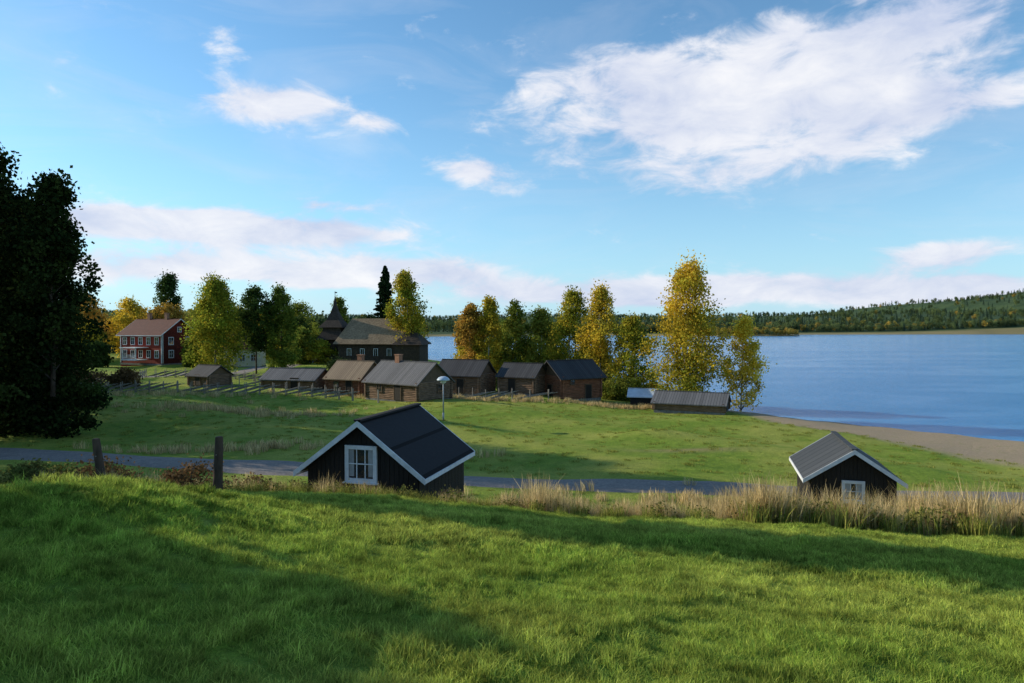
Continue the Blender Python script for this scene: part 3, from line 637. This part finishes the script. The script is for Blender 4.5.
# ---- near black cabins with white trim
def cabin(name,x,y,rot,L,W,hw,rise,zb,roof,win):
    r=house(name,x,y,rot,L,W,hw,rise,ov=.3,ovg=.28,logs=False,wall=blackwood,roof=roof,th=.09,zb=zb,barge=white,found=False)
    g=[]; s=rise/(W/2); n=int(W/.15)
    for e_ in(-1,1):
        for i in range(n):
            yc=-W/2+(i+.5)*W/n; ht=hw+rise-s*(abs(yc)+W/n/2)-.02; g.append(box(e_*(L/2+.012),yc,(ht-.6)/2,.02+.008*(i%2),W/n-.012,ht+.6))
    m_=int(L/.15)
    for sg in(-1,1):
        for i in range(m_): g.append(box(-L/2+(i+.5)*L/m_,sg*(W/2+.012),(hw-.65)/2,L/m_-.012,.02+.008*(i%2),hw+.55))
    part('board_cladding',g,blackwood,r)
    if win:
        zc,w_,h_=win; X0=L/2+.05
        part('window_pane',[box(X0,0,zc,.02,w_,h_)],glass,r)
        part('curtain',[box(X0+.012,k*(w_/2-.1),zc+.02,.004,.16,h_-.06) for k in(-1,1)],pmat('curtain_cloth',(.3,.31,.31),(.42,.42,.42),8),r)
        fr=[box(X0+.02,k*(w_/2+.05),zc,.07,.12,h_+.24) for k in(-1,1)]+[box(X0+.02,0,zc+k*(h_/2+.06),.067,w_-.02,.12) for k in(-1,1)]
        fr+=[box(X0+.025,k*w_/6,zc,.03,.03,h_) for k in(-1,1)]+[box(X0+.025,0,zc,.027,w_,.03)]
        part('window_frame',fr,white,r,bevel=.006)
        part('window_sill',[box(X0+.06,0,zc-h_/2-.13,.14,w_+.3,.035)],white,r)
    return r
cabin('black_cabin',-3.95,22.2,-105,4.0,3.6,2.39,1.35,5.4,felt,(2.53,.82,.86))
cabin('black_cabin',13.75,28.25,-106,4.1,3.0,1.95,1.0,4.25,felt2,(1.4,.6,.6))
# ------------------------------------------------------------ fences
greywood=pmat('grey_fence_wood',(.20,.175,.15),(.42,.37,.31),7,.9,(1,1,.5),bump=.5)
def pole_fence(name,pts,h=1.3,sp=1.6):
    root=empty(name,(0,0,0)); g=[]
    for i in range(len(pts)-1):
        a=Vector(pts[i]);b=Vector(pts[i+1]); L=(b-a).length; n=max(1,int(L/sp)); d=(b-a)/n; nr=Vector((-d.y,d.x)).normalized()*.12
        for k in range(n+1):
            p_=a+d*k; z=tz(p_.x,p_.y)
            for s_ in(-1,1): q=p_+nr*s_; g.append(cyl((q.x,q.y,z-.2),(q.x+random.uniform(-.05,.05),q.y,z+h*random.uniform(.95,1.2)),.06,.045,5))
        for k in range(-1,n):
            for j in range(4):
                q0=a+d*(k+j*.25); q1=q0+d*2.0
                if k+j*.25<0 or k+j*.25+2>n+.5: continue
                z0=tz(q0.x,q0.y);z1=tz(q1.x,q1.y); g.append(cyl((q0.x,q0.y,z0+.12+.05*j),(q1.x,q1.y,z1+h*.88+.04*j-.1),.045,.035,5))
    part('poles_and_rails',g,greywood,root); return root
pole_fence('roundpole_fence',[(-52,82),(-40,81.5),(-28,80),(-18,77),(-15,76.5)])
pole_fence('roundpole_fence',[(-58,108),(-44,105),(-34,101)])
pole_fence('roundpole_fence',[(-6.5,83.5),(0,84.5),(4.5,84)])
pole_fence('roundpole_fence',[(-38,95),(-32,97),(-24,96),(-22,85)])
pole_fence('roundpole_fence',[(-52,82),(-54,96),(-58,108)])
def old_post(x,y,h,lx,ly,r=.09):
    z=tz(x,y); root=empty('fence_post',(x,y,z)); pts=[Vector((lx*t+random.uniform(-.02,.02),ly*t,-.3+(h+.3)*t)) for t in(0,.3,.6,.85,1)]
    g=limb_geo(pts,r*1.1,r*.8,9); g.append(cyl(pts[-1],pts[-1]+Vector((0,0,.02)),r*.8,r*.5,9)); part('weathered_post',g,bark_pine,root,True)
    g=[cyl((lx*.75-.01,ly*.75-r,h*.72),(lx*.75+.02,ly*.75+r+.02,h*.72),.015,.015,5)]; part('wire_staple',g,greywood,root); return root
old_post(-11.1,18.6,1.6,-.28,0,.12); old_post(-7.75,17.9,1.6,.03,0,.125)
lg_=empty('fallen_log',(-8.7,17.0,tz(-8.7,17.0))); part('trunk',[cyl((-.9,.1,.1),(.8,-.1,.07),.08,.06,8)],plank,lg_,True)
# ------------------------------------------------------------ street lamp
lx_,ly_=-6.1,60.5; lz=tz(lx_,ly_); lamp=empty('street_lamp',(lx_,ly_,lz))
metal=pmat('lamp_post_metal',(.28,.32,.36),(.42,.46,.5),5,.5,spec=.5); head=pmat('lamp_head',(.45,.55,.65),(.6,.68,.76),5,.4)
part('post',[cyl((0,0,0),(0,0,.7),.09,.09,12),cyl((0,0,.7),(0,0,3.5),.06,.045,12)],metal,lamp,True)
part('mushroom_head',[revolve([(.0,3.95),(.2,3.93),(.42,3.84),(.56,3.68),(.58,3.6),(.5,3.56),(.3,3.55),(.0,3.55)],24)],head,lamp,True)
part('lens',[revolve([(.28,3.55),(.24,3.38),(.1,3.3),(0,3.29)],20)],white,lamp,True)
print('done')
